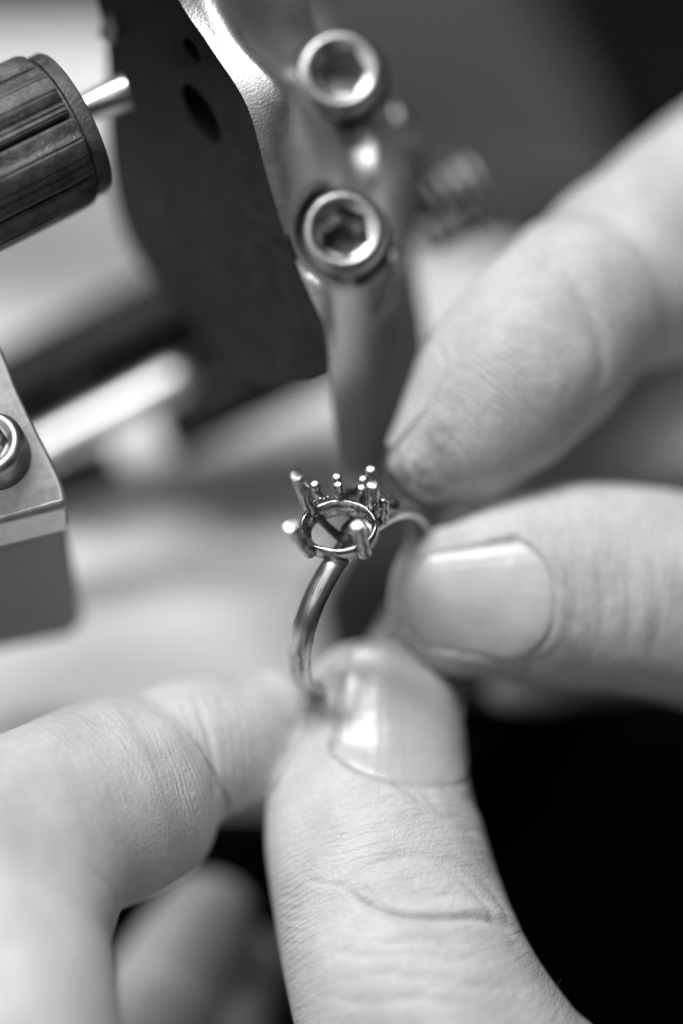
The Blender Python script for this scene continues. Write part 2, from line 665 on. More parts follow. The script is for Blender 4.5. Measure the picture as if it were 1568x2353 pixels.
# added unseen slab, cut to cast the wanted shade on the paper
Ld = nrm([-0.28, 0.76, 0.58])
shade_pts = []
for (x, y) in [(-350, 540), (300, 500), (700, 600), (740, 880), (300, 860), (-350, 880)]:
    q_ = TB(x, y)
    t_ = (-(D0 + .022) - q_[2]) / Ld[2]
    shade_pts.append(q_ + Ld * t_)
V, F = prism(shade_pts, np.array([.002, .003, -.010]))
o = link('shade_slab', V, F, M_darkplate, clamp, smooth=False)
bev(o, .003, 3)

# knob ------------------------------------------------------------
aK = nrm([math.cos(math.radians(29)) * .95, math.sin(math.radians(29)) * .95, -.28])
cK = P(136, 297, 7.5)
RK = .0080
lob = 7


def kmod(t, h):
    x = (t * lob / (2 * math.pi) + .18) % 1.0
    r = 1.0
    r += .06 * (1 / (1 + math.exp(-(abs(x - .5) - .20) * 40)) * -1 + 1)
    r -= .13 * math.exp(-((x - .02) / .028) ** 2) + .13 * math.exp(-((x - 1.02) / .028) ** 2)
    r -= .03 * math.exp(-((x - .78) / .02) ** 2)
    r -= .028 * math.exp(-((x - .36) / .012) ** 2) + .02 * math.exp(-((x - .62) / .010) ** 2)
    r += .02 * math.exp(-((x - .84) / .015) ** 2)
    r += .02 * math.exp(-((x - .91) / .015) ** 2)
    return r if h < -.0002 else 1.0


prof = [(RK * .2, -.030), (RK * .97, -.030)] + [(RK, -.0295 + i * .0024) for i in range(12)] + [(RK * .99, -.0009), (RK * .965, -.0004)]
V, F = lathe(cK, aK, prof, 480, mod=kmod)
autosm(link('knob', V, F, M_rubber, clamp), 55)
V, F = lathe(cK, aK, [(RK * .9, -.0008), (RK * .90, .0), (RK * .965, .0001), (RK * .965, .0013), (RK * .94, .0016), (RK * .3, .0017)], 96)
autosm(link('knob_flange', V, F, M_rubber, clamp), 50)
pa = P(175, 258, 10)
pb = P(300, 206, 10.3)
d = nrm(pb - pa)
V, F = lathe(pa, d, [(.0014, -.006), (.0014, .0003), (.0015, .0015), (.0018, .0036), (.0020, .0053), (.0019, .0058), (.0015, .0060), (.0002, .0060)], 40)
autosm(link('steel_pin', V, F, M_pin, clamp), 45)
# dark bosses top left behind (blurred)
V, F = tube([P(300, -60, 13), P(282, 10, 13.5), P(250, 82, 15)], [.0012, .0013, .0010], 20, rounded=True)
link('wing_lug', V, F, M_screw, clamp)

# guide rods ------------------------------------------------------


def rod(a, b, r, m, name, n=32):
    V, F = tube([a, b], r, n)
    return autosm(link(name, V, F, m, clamp), 40)


rod(P(-260, 1060, 60), P(760, 545, 60), .0060, M_black, 'guide_bar')
rod(P(-200, 1110, 62), P(640, 705, 62), .0040, M_black, 'guide_bar')
M_guide = metal('ground_guide_rod', .98, .45, 200, .05, .04, 900, .00001)
ga, gb = P(-80, 1128, 46), P(398, 876, 46)
pts = [ga + (gb - ga) * t for t in np.linspace(0, 1, 120)]
rr_ = [.0022 * (1 + .02 * math.sin(i * .9)) for i in range(120)]
V, F = tube(pts, rr_, 24, rounded=True)
link('steel_rod', V, F, M_guide, clamp)
rod(P(400, 872, 56), P(520, 808, 56), .0021, M_darkplate, 'rod_collar')
rod(P(370, 985, 58), P(800, 790, 58), .0040, M_black, 'guide_bar')
rod(P(60, 1130, 50), P(262, 1052, 50), .0021, M_black, 'stop_bar')
V, F = lathe(P(165, 850, 50), nrm([-.2, .7, .6]), [(.0028, -.002), (.0028, 0), (.0024, .0006), (.0003, .0009)], 32)
link('bar_screw', V, F, M_darkplate, clamp)
# lower left jaw with its screw and block ---------------------------
nT = nrm([-.05, .62, .78])
e1 = catmull([(-160, 640), (-60, 700), (0, 790), (40, 890), (80, 975), (118, 1050), (143, 1105), (155, 1160)], 24)
topc = [P(x, y, 2 + (1160 - y) * .004) for x, y in e1]
leftc = [P(-160, 1240, .5), P(-260, 1000, 5), P(-240, 760, 9.4)]
V, F = prism(topc + leftc, np.array([0, -.0026, -.0030]))
M_jaw = metal('ground_steel', .62, .40, 300, .06, .05, 1500, .00002)
o = link('jaw_plate', V, F, M_jaw, clamp, smooth=False)
bev(o, .0016, 5, 25)
blk = [P(150, 1195, 5.5), P(-200, 1270, 5.5), P(-300, 900, 8), P(100, 1000, 9)]
botp = [P(212, 1470, 26) - blk[0], P(-150, 1545, 26) - blk[1], P(-300, 1300, 30) - blk[2], P(140, 1290, 32) - blk[3]]
V, F = prism(blk, np.array(botp))
o = link('jaw_block', V, F, M_block, clamp, smooth=False)
bev(o, .0028, 5)
s = cap_screw(P(-32, 1014, -1.2), nrm([-.10, .32, .94]), .0036, .0052, clamp, rot=.2)

# ---------------------------------------------------------------- the ring
NR = nrm([-.126, .557, .821])
TR = np.array([-.596, -.704, .386]); TR = nrm(TR - NR * (TR @ NR))
AR = np.cross(NR, TR)
head = P(778, 1212, 1.0)
RR = .0101
CR = P(828, 1379, 10.0)
ring = thing('ring', 'unfinished silver ring with an empty oval claw setting, held between the fingers', 'ring', CR - NR * RR)
# shank as a swept D section
V = []
F = []
na = 220
sec = []
for k in range(20):
    t = 2 * math.pi * k / 20
    sec.append((math.cos(t), math.sin(t)))
for i in range(na + 1):
    th = math.radians(7) + (2 * math.pi - math.radians(14)) * i / na
    er = math.cos(th) * NR + math.sin(th) * TR
    w0 = .00128 + .00024 * (1 - math.cos(th)) / 2
    for (cx, sy) in sec:
        rr = RR + sy * (.0010 if sy > 0 else .0005)
        groove = -.00030 * math.exp(-((cx - .1) / .22) ** 2) * (1 if sy > 0 else 0) * np.clip((abs(th - math.pi) < 1.9), 0, 1)
        V.append(CR + er * (rr + groove) + AR * cx * w0)
n = 20
F = [(i * n + k, i * n + (k + 1) % n, (i + 1) * n + (k + 1) % n, (i + 1) * n + k) for i in range(na) for k in range(n)]
F += [tuple(range(n)), tuple(range(na * n, na * n + n))]
sh = link('shank', V, F, M_silver, ring)
m, nt, p = mat('brushed_silver')
p.inputs['Metallic'].default_value = 1
au = N(nt, 'ShaderNodeAttribute', attribute_name='au'); av = N(nt, 'ShaderNodeAttribute', attribute_name='av')
cv = N(nt, 'ShaderNodeCombineXYZ')
nt.links.new(au.outputs['Fac'], cv.inputs[0]); nt.links.new(av.outputs['Fac'], cv.inputs[1])
lg = noise(nt, 1.0, 4, .6, cv.outputs[0])
bl = noise(nt, 420, 3, .6)
ad = N(nt, 'ShaderNodeMath', operation='MULTIPLY_ADD'); ad.inputs[1].default_value = .6
nt.links.new(bl, ad.inputs[0]); nt.links.new(lg, ad.inputs[2])
nt.links.new(ramp(nt, ad.outputs[0], [(.56, .26), (.70, .58), (.95, .74)]), p.inputs['Base Color'])
nt.links.new(ramp(nt, ad.outputs[0], [(.5, .42), (.9, .28)]), p.inputs['Roughness'])
nt.links.new(bump(nt, lg, .00004), p.inputs['Normal'])
sh.data.materials[0] = m
sh.data.materials.append(metal('inner_shade_silver', .16, .62, 1200, .3, .08, 2500, .00005))  # dull dark silver paints the setting's shade onto the inner face
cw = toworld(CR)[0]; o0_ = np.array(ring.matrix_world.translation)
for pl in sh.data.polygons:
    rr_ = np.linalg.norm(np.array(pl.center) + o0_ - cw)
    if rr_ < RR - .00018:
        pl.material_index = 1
wv = (np.array([v.co for v in sh.data.vertices]) + np.array(ring.matrix_world.translation) - toworld(CR)[0]) @ CMn[:3, :3]
tt = np.arctan2(wv @ TR, wv @ NR)
at = sh.data.attributes.new('au', 'FLOAT', 'POINT'); at.data.foreach_set('value', (tt * 4).astype(np.float32))
at = sh.data.attributes.new('av', 'FLOAT', 'POINT'); at.data.foreach_set('value', (wv @ AR * 5000 + np.linalg.norm(wv, axis=1) * 3000).astype(np.float32))

# oval bezel
UH = nrm(np.cross([0, 1, 0], NR)); UH = nrm(UH + np.array([0, -.03, 0])); UH = nrm(UH - NR * (UH @ NR))
VH = np.cross(NR, UH)


def oval(t, a, b, h, c=head):
    return c + UH * a * math.cos(t) + VH * b * math.sin(t) + NR * h


def band(c, secs, name, m, parent, nn=120, wob=0.0):
    V = []
    k = len(secs)
    for i in range(nn):
        t = 2 * math.pi * i / nn
        w = 1 + wob * (math.sin(5 * t + 1) * .5 + math.sin(11 * t) * .3 + math.sin(23 * t + 2) * .2)
        for (a, b, h) in secs:
            V.append(oval(t, a * w, b * w, h + wob * .004 * math.sin(7 * t + 2), c))
    F = [(i * k + j, i * k + (j + 1) % k, ((i + 1) % nn) * k + (j + 1) % k, ((i + 1) % nn) * k + j) for i in range(nn) for j in range(k)]
    return link(name, V, F, m, parent)


u = .0000428
band(head, [(93 * u, 76 * u, .0000), (91 * u, 73 * u, .0005), (82 * u, 64 * u, .00046), (74 * u, 54 * u, -.0004), (68 * u, 50 * u, -.0009),
            (70 * u, 52 * u, -.0013), (80 * u, 62 * u, -.0018), (91 * u, 74 * u, -.0012)], 'bezel', M_silver, ring, wob=.014)
def prong(tip, base, r, name='claw', m=None, tipstyle='round', seat=None, parent=None):
    tip = np.array(tip); base = np.array(base)
    r = r * 1.28
    m = m or M_silver
    k = 14
    pts = [base + (tip - base) * i / (k - 1) for i in range(k)]
    side = nrm(np.cross(tip - base, [0, 0, 1]))
    for i in range(k):
        pts[i] = pts[i] + side * .00005 * math.sin(i * 1.3 + tip[0] * 9000) + side * .00005 * math.sin(math.pi * i / (k - 1)) * (1 if tip[0] > base[0] else -1)
    rad = [r * (1.12 - .12 * i / (k - 1) + .03 * math.sin(i * 1.9 + tip[1] * 7000)) for i in range(k)]
    if tipstyle == 'round':
        pts.append(pts[-1] + nrm(tip - base) * r * .10); rad.append(r * .95)
        pts.append(pts[-1] + nrm(tip - base) * r * .06); rad.append(r * .88)
        pts.append(pts[-1] + nrm(tip - base) * r * .01); rad.append(r * .30)
    else:
        pts.append(pts[-1] + nrm(tip - base) * r * .12); rad.append(r * .9)
    n = 18
    prof = None
    if tipstyle == 'cut':
        prof = [1 - (.22 if abs(((q / n) * 2 * math.pi - math.pi * .9)) < .7 else 0) for q in range(n)]
    V, F = tube(pts, rad, n, prof=prof)
    return autosm(link(name, V, F, m, parent or ring), 50)


def hd(x, y, dz):
    return P(x, y, dz)


# four large claws of the oval setting (base lower on the basket, tip towards the light)
prong(hd(682, 1091, -2.4), hd(718, 1172, 2.8), .00054, tipstyle='cut')
prong(hd(857, 1113, -1.9), hd(858, 1178, 2.6), .00054)
prong(hd(667, 1208, -5.2), hd(712, 1268, .6), .00050, tipstyle='flat')
prong(hd(822, 1206, -5.2), hd(836, 1270, .2), .00052)
# slit end on two claws: small second lobe
V, F = tube([hd(673, 1206, -5.2), hd(674, 1212, -4.4)], .0003, 14, rounded=True)
link('claw_tip', V, F, M_silver, ring)
# claws of the second, smaller seat behind
sub = [((722, 1110, 1.5), (741, 1152, 5.0), .00034), ((774, 1094, .8), (778, 1146, 5.2), .00036), ((776, 1112, 0.6), (779, 1146, 3.2), .00034),
       ((831, 1119, 1.0), (834, 1152, 3.8), .00036), ((835, 1099, 4.0), (837, 1125, 6.5), .00030), ((853, 1078, 3.5), (853, 1128, 8.0), .00042),
       ((882, 1145, .6), (879, 1196, 3.6), .00038)]
for t_, b_, r_ in sub:
    prong(hd(*t_), hd(*b_), r_)
# second seat
c2 = P(835, 1150, 5.2)
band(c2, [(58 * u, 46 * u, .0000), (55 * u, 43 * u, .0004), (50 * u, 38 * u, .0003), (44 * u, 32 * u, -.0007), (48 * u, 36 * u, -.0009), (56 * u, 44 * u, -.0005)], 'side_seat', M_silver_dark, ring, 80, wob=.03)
# struts of the basket under the oval
apex = P(790, 1243, 5.0)
for (a_, r_) in [((728, 1187, 2.4), .00040), ((846, 1195, 2.6), .00055)]:
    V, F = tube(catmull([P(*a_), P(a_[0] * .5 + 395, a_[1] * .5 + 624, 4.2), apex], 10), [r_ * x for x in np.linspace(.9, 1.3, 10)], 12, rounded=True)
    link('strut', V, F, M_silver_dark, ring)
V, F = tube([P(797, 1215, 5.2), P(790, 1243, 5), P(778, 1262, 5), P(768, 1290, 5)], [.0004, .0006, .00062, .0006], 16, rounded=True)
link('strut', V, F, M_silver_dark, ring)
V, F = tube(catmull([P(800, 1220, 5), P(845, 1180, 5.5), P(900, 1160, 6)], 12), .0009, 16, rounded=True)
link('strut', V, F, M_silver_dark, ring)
# solder beads where claws meet the bezel
bv = bmesh.new()
bead = [(712, 1150, .6, 7), (722, 1152, .6, 5), (735, 1148, .8, 6), (744, 1146, .8, 5), (753, 1141, .8, 4), (862, 1160, 0, 7), (855, 1166, -.2, 4), (702, 1256, -.6, 7),
        (836, 1262, -1.0, 7), (873, 1170, 0, 5), (850, 1155, .4, 4)]
for (x, y, dz, r) in bead:
    mt = Matrix.Translation(Vector(P(x, y, dz))) @ Matrix.Rotation(random.random() * 3, 4, 'Z') @ Matrix.Diagonal((1.3, .8, .9, 1))
    bmesh.ops.create_icosphere(bv, subdivisions=3, radius=r * u, matrix=mt)
bv.verts.index_update()
link('solder_beads', [np.array(v.co) for v in bv.verts], [[v.index for v in f.verts] for f in bv.faces], M_silver, ring)
bv.free()


# ---------------------------------------------------------------- hands
def loft(st, capa=.8, capb=.8, m=None, n=40, skip=False):
    """st: (x, y, centre dz mm, half width px, thickness ratio). returns verts, faces, axis info"""
    st = np.array(st, float)
    m = m or (len(st) * 10)
    s = catmull(st, m)
    c = np.array([P(q[0], q[1], q[2]) for q in s])
    rw = np.array([pxmm(q[3], q[2]) for q in s])
    rt = rw * s[:, 4]
    ts = np.radians([88, 78, 66, 54, 42, 30, 18, 8])
    if capa:
        d = nrm(c[0] - c[1])
        cc = np.array([c[0] + d * rw[0] * capa * math.sin(t) for t in ts])
        c = np.vstack([cc, c]); f = np.cos(ts)
        rw_, rt_ = rw[0], rt[0]
        rw = np.concatenate([rw_ * f, rw]); rt = np.concatenate([rt_ * f, rt])
    if capb:
        d = nrm(c[-1] - c[-2])
        cc = np.array([c[-1] + d * rw[-1] * capb * math.sin(t) for t in ts[::-1]])
        rw_, rt_ = rw[-1], rt[-1]
        c = np.vstack([c, cc]); f = np.cos(ts[::-1])
        rw = np.concatenate([rw, rw_ * f]); rt = np.concatenate([rt, rt_ * f])
    V = []
    M_ = len(c)
    z = np.array([0, 0, 1.])
    ws = []
    for i in range(M_):
        t = nrm(c[min(i + 1, M_ - 1)] - c[max(i - 1, 0)])
        w = nrm(np.cross(z, t)); b = np.cross(t, w)
        ws.append(w)
        for k in range(n):
            a = 2 * math.pi * k / n
            V.append(c[i] + w * rw[i] * math.cos(a) + b * rt[i] * math.sin(a))
    F = [(i * n + k, i * n + (k + 1) % n, (i + 1) * n + (k + 1) % n, (i + 1) * n + k) for i in range(M_ - 1) for k in range(n)]
    F += [tuple(range(n)), tuple(range((M_ - 1) * n, M_ * n))]
    L = np.concatenate([[0], np.cumsum(np.linalg.norm(np.diff(c, axis=0), axis=1))])
    return V, F, (c, rw, np.array(ws), L)


def poly_dist(p, line):
    """signed side and distance (px) to polyline, and position 0..1 along it"""
    line = np.asarray(line, float)
    best = np.full(len(p), 1e9); sgn = np.zeros(len(p)); par = np.zeros(len(p))
    for i in range(len(line) - 1):
        a, b = line[i], line[i + 1]
        ab = b - a
        t = np.clip(((p - a) @ ab) / (ab @ ab), 0, 1)
        q = a + t[:, None] * ab
        d = np.linalg.norm(p - q, axis=1)
        s = np.sign(ab[0] * (p[:, 1] - a[1]) - ab[1] * (p[:, 0] - a[0]))
        k = d < best
        best[k] = d[k]; sgn[k] = s[k]; par[k] = (i + t[k]) / (len(line) - 1)
    return best, sgn, par


def chain_axis(lofts):
    c = []; rw = []
    for lf in lofts:
        st = np.array(lf['st'], float)
        q_ = catmull(st, len(st) * 10)
        c.append(np.array([P(q[0], q[1], q[2]) for q in q_])); rw.append(np.array([pxmm(q[3], q[2]) for q in q_]))
    c = np.vstack(c); rw = np.concatenate(rw)
    for _ in range(12):
        c[1:-1] = (c[:-2] + 2 * c[1:-1] + c[2:]) / 4
        rw[1:-1] = (rw[:-2] + 2 * rw[1:-1] + rw[2:]) / 4
    d0 = nrm(c[0] - c[2])
    c = np.vstack([[c[0] + d0 * .009, c[0] + d0 * .006, c[0] + d0 * .003], c]); rw = np.concatenate([[rw[0]] * 3, rw])
    tg = np.gradient(c, axis=0)
    ws = np.array([nrm(np.cross([0, 0, 1.], t)) for t in tg])
    L = np.concatenate([[0], np.cumsum(np.linalg.norm(np.diff(c, axis=0), axis=1))])
    return c, rw, ws, L


def hand(lofts, root, nails, creases, ridges, grime_shades, voxel=.0005, smooth=14, chains=None, blend=()):
    V = []; F = []; ax = []
    for lf in lofts:
        v, f, a = loft(**lf)
        F += [tuple(i + len(V) for i in q) for q in f]
        V += v
    used = sum(chains, [])
    ax = [chain_axis([lofts[i] for i in ch if i < 90]) + (0.,) for ch in chains] + [chain_axis([lofts[i]]) + (.02,) for i in range(len(lofts)) if i not in used and not lofts[i].get('skip')]
    me = bpy.data.meshes.new('tmp')
    me.from_pydata([tuple(q) for q in V], [], F)
    bm = bmesh.new(); bm.from_mesh(me); bmesh.ops.recalc_face_normals(bm, faces=bm.faces); bm.to_mesh(me); bm.free()
    o = bpy.data.objects.new('tmp', me); col.objects.link(o)
    r = o.modifiers.new('r', 'REMESH'); r.mode = 'VOXEL'; r.voxel_size = voxel; r.adaptivity = 0
    s = o.modifiers.new('s', 'SMOOTH'); s.factor = .6; s.iterations = smooth
    dg = bpy.context.evaluated_depsgraph_get()
    m1 = bpy.data.meshes.new_from_object(o.evaluated_get(dg))
    o.modifiers.clear()
    old = o.data; o.data = m1; bpy.data.meshes.remove(old)
    nv = len(m1.vertices)
    co = np.empty(nv * 3); m1.vertices.foreach_get('co', co); co = co.reshape(-1, 3)
    # blend the flesh where phalanges meet
    soft = np.zeros(nv)
    if blend:
        ne = len(m1.edges)
        ed = np.empty(ne * 2, np.int32); m1.edges.foreach_get('vertices', ed); ed = ed.reshape(-1, 2)
        pq = to_px(co)
        wgt = np.zeros(nv)
        for (x, y, a, b_) in blend:
            wgt = np.maximum(wgt, np.exp(-(((pq[:, 0] - x) / a) ** 2 + ((pq[:, 1] - y) / b_) ** 2) ** 2))
        soft = wgt
        deg = np.bincount(ed.ravel(), minlength=nv).clip(1)
        c00 = co.copy()
        for _ in range(220):
            acc = np.stack([np.bincount(ed[:, 0], co[ed[:, 1], k], nv) + np.bincount(ed[:, 1], co[ed[:, 0], k], nv) for k in range(3)], 1)
            co = co + (acc / deg[:, None] - co) * wgt[:, None] * .9
        m1.vertices.foreach_set('co', co.ravel()); m1.update()
    # finger coordinates
    best = np.full(nv, 1e9); fs = np.zeros(nv); ft = np.zeros(nv)
    for (c, rw, ws, L, pen) in ax:
        for lo_ in range(0, nv, 20000):
            q = co[lo_:lo_ + 20000]
            d = np.linalg.norm(q[:, None] - c[None], axis=2)
            dn = d - rw[None] * .9 + pen
            j = dn.argmin(1)
            b = dn[np.arange(len(q)), j]
            k = b < best[lo_:lo_ + 20000]
            idx = np.arange(lo_, lo_ + len(q))[k]
            jj = j[k]
            best[idx] = b[k]
            # smooth arc length by projecting on the local tangent
            tg = np.gradient(c, axis=0); tg /= np.linalg.norm(tg, axis=1)[:, None] + 1e-12
            rel = q[k] - c[jj]
            fs[idx] = (L[jj] + (rel * tg[jj]).sum(1)) * 1000
            an = np.arctan2(rel[:, 2], (rel * ws[jj]).sum(1))
            ft[idx] = an * rw[jj].clip(.005) * 1000
    for nm, arr in (('fs', fs), ('ft', ft), ('soft', 1 - np.clip(soft * 1.3, 0, 1))):
        at = m1.attributes.new(nm, 'FLOAT', 'POINT'); at.data.foreach_set('value', arr.astype(np.float32))
    sb = o.modifiers.new('s', 'SUBSURF'); sb.levels = 1; sb.render_levels = 1
    dg = bpy.context.evaluated_depsgraph_get()
    m2 = bpy.data.meshes.new_from_object(o.evaluated_get(dg))
    bpy.data.objects.remove(o)
    nv = len(m2.vertices)
    co = np.empty(nv * 3); m2.vertices.foreach_get('co', co); co = co.reshape(-1, 3)
    no = np.empty(nv * 3); m2.vertices.foreach_get('normal', no); no = no.reshape(-1, 3)
    px = to_px(co)
    front = no[:, 2] > -.15
    disp = np.zeros(nv)
    # creases and folds: (polyline px, half width px, depth mm, raise mm on + side, raise mm on - side, dz range)
    for (line, wd, dep, rp, rn, zr) in creases:
        line = catmull(line, 24) if len(line) > 2 else line
        m_ = front & (px[:, 0] > line[:, 0].min() - 90) & (px[:, 0] < line[:, 0].max() + 90) & (px[:, 1] > line[:, 1].min() - 90) & (px[:, 1] < line[:, 1].max() + 90)
        dzv = (-co[:, 2] - D0) * 1000
        m_ &= (dzv > zr[0]) & (dzv < zr[1])
        if not m_.any():
            continue
        d_, s_, t_ = poly_dist(px[m_], line)
        fade = np.clip(np.sin(np.pi * np.clip(t_, .02, .98)) * 1.8, 0, 1)
        q = -dep * np.exp(-(d_ / wd) ** 2)
        q += np.where(s_ > 0, rp, rn) * np.exp(-((d_ - wd * 2.6) / (wd * 1.9)) ** 2)
        disp[m_] += q * fade / 1000
    # gentle irregularity
    from mathutils import noise as mn
    lowf = np.array([mn.noise(Vector(c_ * 160)) for c_ in co[::1]]) if nv < 900000 else 0
    disp += lowf * .00022
    gnail = np.zeros(nv)
    bvh = BVHTree.FromPolygons([tuple(c_) for c_ in co], [tuple(p_.vertices) for p_ in m2.polygons])
    for nl in nails:
        A0, A1 = np.array(P(*nl['base'])), np.array(P(*nl['tip']))
        ad = A1 - A0; Ln = np.linalg.norm(ad); ad /= Ln
        nn = np.array(nl['n'], float); nn = nrm(nn - ad * (nn @ ad))
        wv = np.cross(ad, nn)
        fm = nl['phi']

        def u0(v): return .26 * np.abs(v) ** 2.6
        def u1(v): return 1 - nl.get('tipround', .10) * np.abs(v) ** 2.4
        rel = co - A0
        uu = rel @ ad / Ln
        ph = np.arctan2(rel @ wv, rel @ nn)
        rad = np.sqrt((rel @ wv) ** 2 + (rel @ nn) ** 2)
        near = (uu > -.4) & (uu < 1.4) & (np.abs(ph) < fm * 1.6) & (rad < .016)
        v_ = ph / fm
        e_side = (1 - np.abs(v_)) * fm * rad * 1000
        e_base = (uu - u0(np.clip(v_, -1, 1))) * Ln * 1000
        e = np.minimum(e_side, e_base)
        sm = lambda x: np.clip(x, 0, 1) ** 2 * (3 - 2 * np.clip(x, 0, 1))
        g = -.26 * sm((e + .15) / .5)
        fold = nl.get('fold', .5) * np.exp(-((e + .85) / .8) ** 2)
        fold = fold * sm((1.02 - uu) / .35)
        tot = (g + fold) * sm((1.12 - uu) / .1) * sm((nl.get('umax', 1.3) - uu) / .1)
        disp[near] += tot[near] / 1000
        gnail[near] = np.maximum(gnail[near], (.32 * np.exp(-((e[near] + .15) / .30) ** 2)) * (uu[near] < 1.0))
        nu, nvv = 28, 41
        tv = []; attr = []
        for i in range(nu):
            for j in range(nvv):
                v = -1 + 2 * j / (nvv - 1)
                uq = u0(v) - .03 + (u1(v) + nl.get('over', .02) - u0(v) + .03) * i / (nu - 1)
                phi = v * fm
                dr = nn * math.cos(phi) + wv * math.sin(phi)
                org = A0 + ad * Ln * min(uq, nl.get('uclamp', .90))
                h = bvh.ray_cast(Vector(org + dr * .0135), Vector(-dr), .0135)
                rr = (np.array(h[0]) - org) @ dr if h[0] is not None else .006
                tv.append((uq, v, rr))
        R = np.array([q[2] for q in tv]).reshape(nu, nvv)
        for _ in range(6):
            Rp = np.pad(R, 1, mode='edge')
            R = (Rp[1:-1, 1:-1] * 2 + Rp[:-2, 1:-1] + Rp[2:, 1:-1] + Rp[1:-1, :-2] + Rp[1:-1, 2:]) / 6
        # the nail plate is a clean low-order surface fitted through the finger
        UQ = np.array([q[0] for q in tv]); VQ = np.array([q[1] for q in tv])
        sel = (UQ > .15) & (UQ < nl.get('uclamp', .90))

        def basis(u_, v_): return np.stack([np.ones_like(u_), u_, v_, v_ ** 2, u_ * v_ ** 2, v_ ** 4], 1)
        cf, *_ = np.linalg.lstsq(basis(UQ[sel], VQ[sel]), R.ravel()[sel], rcond=None)
        fitR = basis(UQ, VQ) @ cf
        R = np.clip(fitR.reshape(nu, nvv), R - .00028, R + .00028)
        for _ in range(4):
            Rp = np.pad(R, 1, mode='edge')
            R = (Rp[1:-1, 1:-1] * 2 + Rp[:-2, 1:-1] + Rp[2:, 1:-1] + Rp[1:-1, :-2] + Rp[1:-1, 2:]) / 6
        ins = near & (e > .05)
        lim = basis(uu[ins], np.clip(v_[ins], -1, 1)) @ cf - .00012
        disp[ins] = np.minimum(disp[ins], np.maximum(lim - rad[ins], -.0005))
        V = []; VB = []
        for i in range(nu):
            for j in range(nvv):
                uq, v, _r = tv[i * nvv + j]
                phi = v * fm
                dr = nn * math.cos(phi) + wv * math.sin(phi)
                rr = R[i, j] + .00006 + nl.get('lift', 0) * math.sin(math.pi * min(1, i / (nu - 1))) * (1 - v * v)
                if i == 0:
                    rr -= .0004
                if j in (0, nvv - 1):
                    rr -= .00035
                c_ = A0 + ad * Ln * uq + dr * rr
                V.append(c_); VB.append(c_ - dr * .00038)
                attr.append(v)
        nn_ = nu * nvv
        Fq = [(i * nvv + j, i * nvv + j + 1, (i + 1) * nvv + j + 1, (i + 1) * nvv + j) for i in range(nu - 1) for j in range(nvv - 1)]
        Fb = [tuple(k + nn_ for k in q[::-1]) for q in Fq]
        per = [(0, j) for j in range(nvv)] + [(i, nvv - 1) for i in range(1, nu)] + [(nu - 1, j) for j in range(nvv - 2, -1, -1)] + [(i, 0) for i in range(nu - 2, 0, -1)]
        per = [i * nvv + j for i, j in per]
        Fs = [(per[k], per[(k + 1) % len(per)], per[(k + 1) % len(per)] + nn_, per[k] + nn_) for k in range(len(per))]
        no_ = link('nail', V + VB, Fq + Fb + Fs, M_nail, root)
        at = no_.data.attributes.new('nv', 'FLOAT', 'POINT')
        if len(no_.data.vertices) == 2 * nn_:
            at.data.foreach_set('value', np.array(attr + attr, np.float32))
    co2 = co + no * disp[:, None]
    w = toworld(co2) - np.array(root.matrix_world.translation)
    m2.vertices.foreach_set('co', w.ravel())
    rg = np.zeros(nv)
    dzv = (-co[:, 2] - D0) * 1000
    for (x, y, a, b, amp) in ridges:
        rg = np.maximum(rg, amp * np.exp(-((px[:, 0] - x) / a) ** 2 - ((px[:, 1] - y) / b) ** 2))
    gm = gnail.copy()
    for (x, y, a, b, amp) in grime_shades:
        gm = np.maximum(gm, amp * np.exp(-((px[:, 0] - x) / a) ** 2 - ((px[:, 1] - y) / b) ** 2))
    for nm, arr in (('ridge', rg), ('grime_shade', gm)):
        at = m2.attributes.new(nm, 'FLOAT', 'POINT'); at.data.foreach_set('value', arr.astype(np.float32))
    m2.update()
    m2.shade_smooth()
    m2.materials.clear(); m2.materials.append(M_skin)
    m2.name = 'skin'
    sk = bpy.data.objects.new('skin', m2)
    col.objects.link(sk)
    sk.parent = root
    return sk


# left hand: index, thumb, middle, ring and little finger, palm and wrist
lh = thing('hand', 'hand reaching up from below, thumb upright in front, bent index finger pinching the ring', 'hand', P(900, 3400, 30), 'hands holding the ring')
L = []
L.append(dict(st=[(902, 1548, 15.6, 160, .70), (893, 1582, 15.5, 180, .75), (872, 1640, 15.2, 196, .80), (858, 1740, 14.2, 212, .82), (853, 1830, 12.5, 234, .84), (853, 1900, 11, 247, .84),
                  (866, 1970, 9.5, 255, .84), (886, 2060, 8, 262, .84), (901, 2120, 7, 268, .84), (923, 2200, 5.5, 276, .86), (951, 2280, 4.5, 288, .88), (982, 2352, 4, 298, .9), (1040, 2480, 4, 330, .9), (1130, 2680, 6, 400, .8), (1150, 2950, 8, 480, .7)], capa=.42, capb=.8))
L.append(dict(st=[(655, 1640, 15, 118, .85), (620, 1660, 14.6, 138, .85), (560, 1692, 13.6, 156, .86), (480, 1716, 12.6, 171, .86), (400, 1746, 11.6, 176, .86), (320, 1790, 11, 160, .86)], capa=.65))
L.append(dict(st=[(335, 1815, 9.5, 222, .90), (290, 1830, 8.8, 234, .92), (210, 1858, 6.5, 240, .92), (110, 1890, 3, 240, .9), (0, 1925, -1, 236, .9), (-90, 1970, -5, 230, .9)], capa=.72))
L.append(dict(st=[(-90, 1960, -3, 225, .9), (-45, 2060, -4.5, 240, .9), (5, 2190, -7.5, 250, .9), (32, 2352, -11.5, 250, .9), (50, 2600, -16, 265, .85), (120, 2900, -28, 320, .8), (350, 3200, -14, 420, .7)]))
L.append(dict(st=[(150, 1900, 4.5, 218, .92), (105, 1945, 2, 226, .92), (60, 2010, -1, 232, .92), (30, 2090, -4, 238, .92)], capa=.6, capb=.6, skip=True))
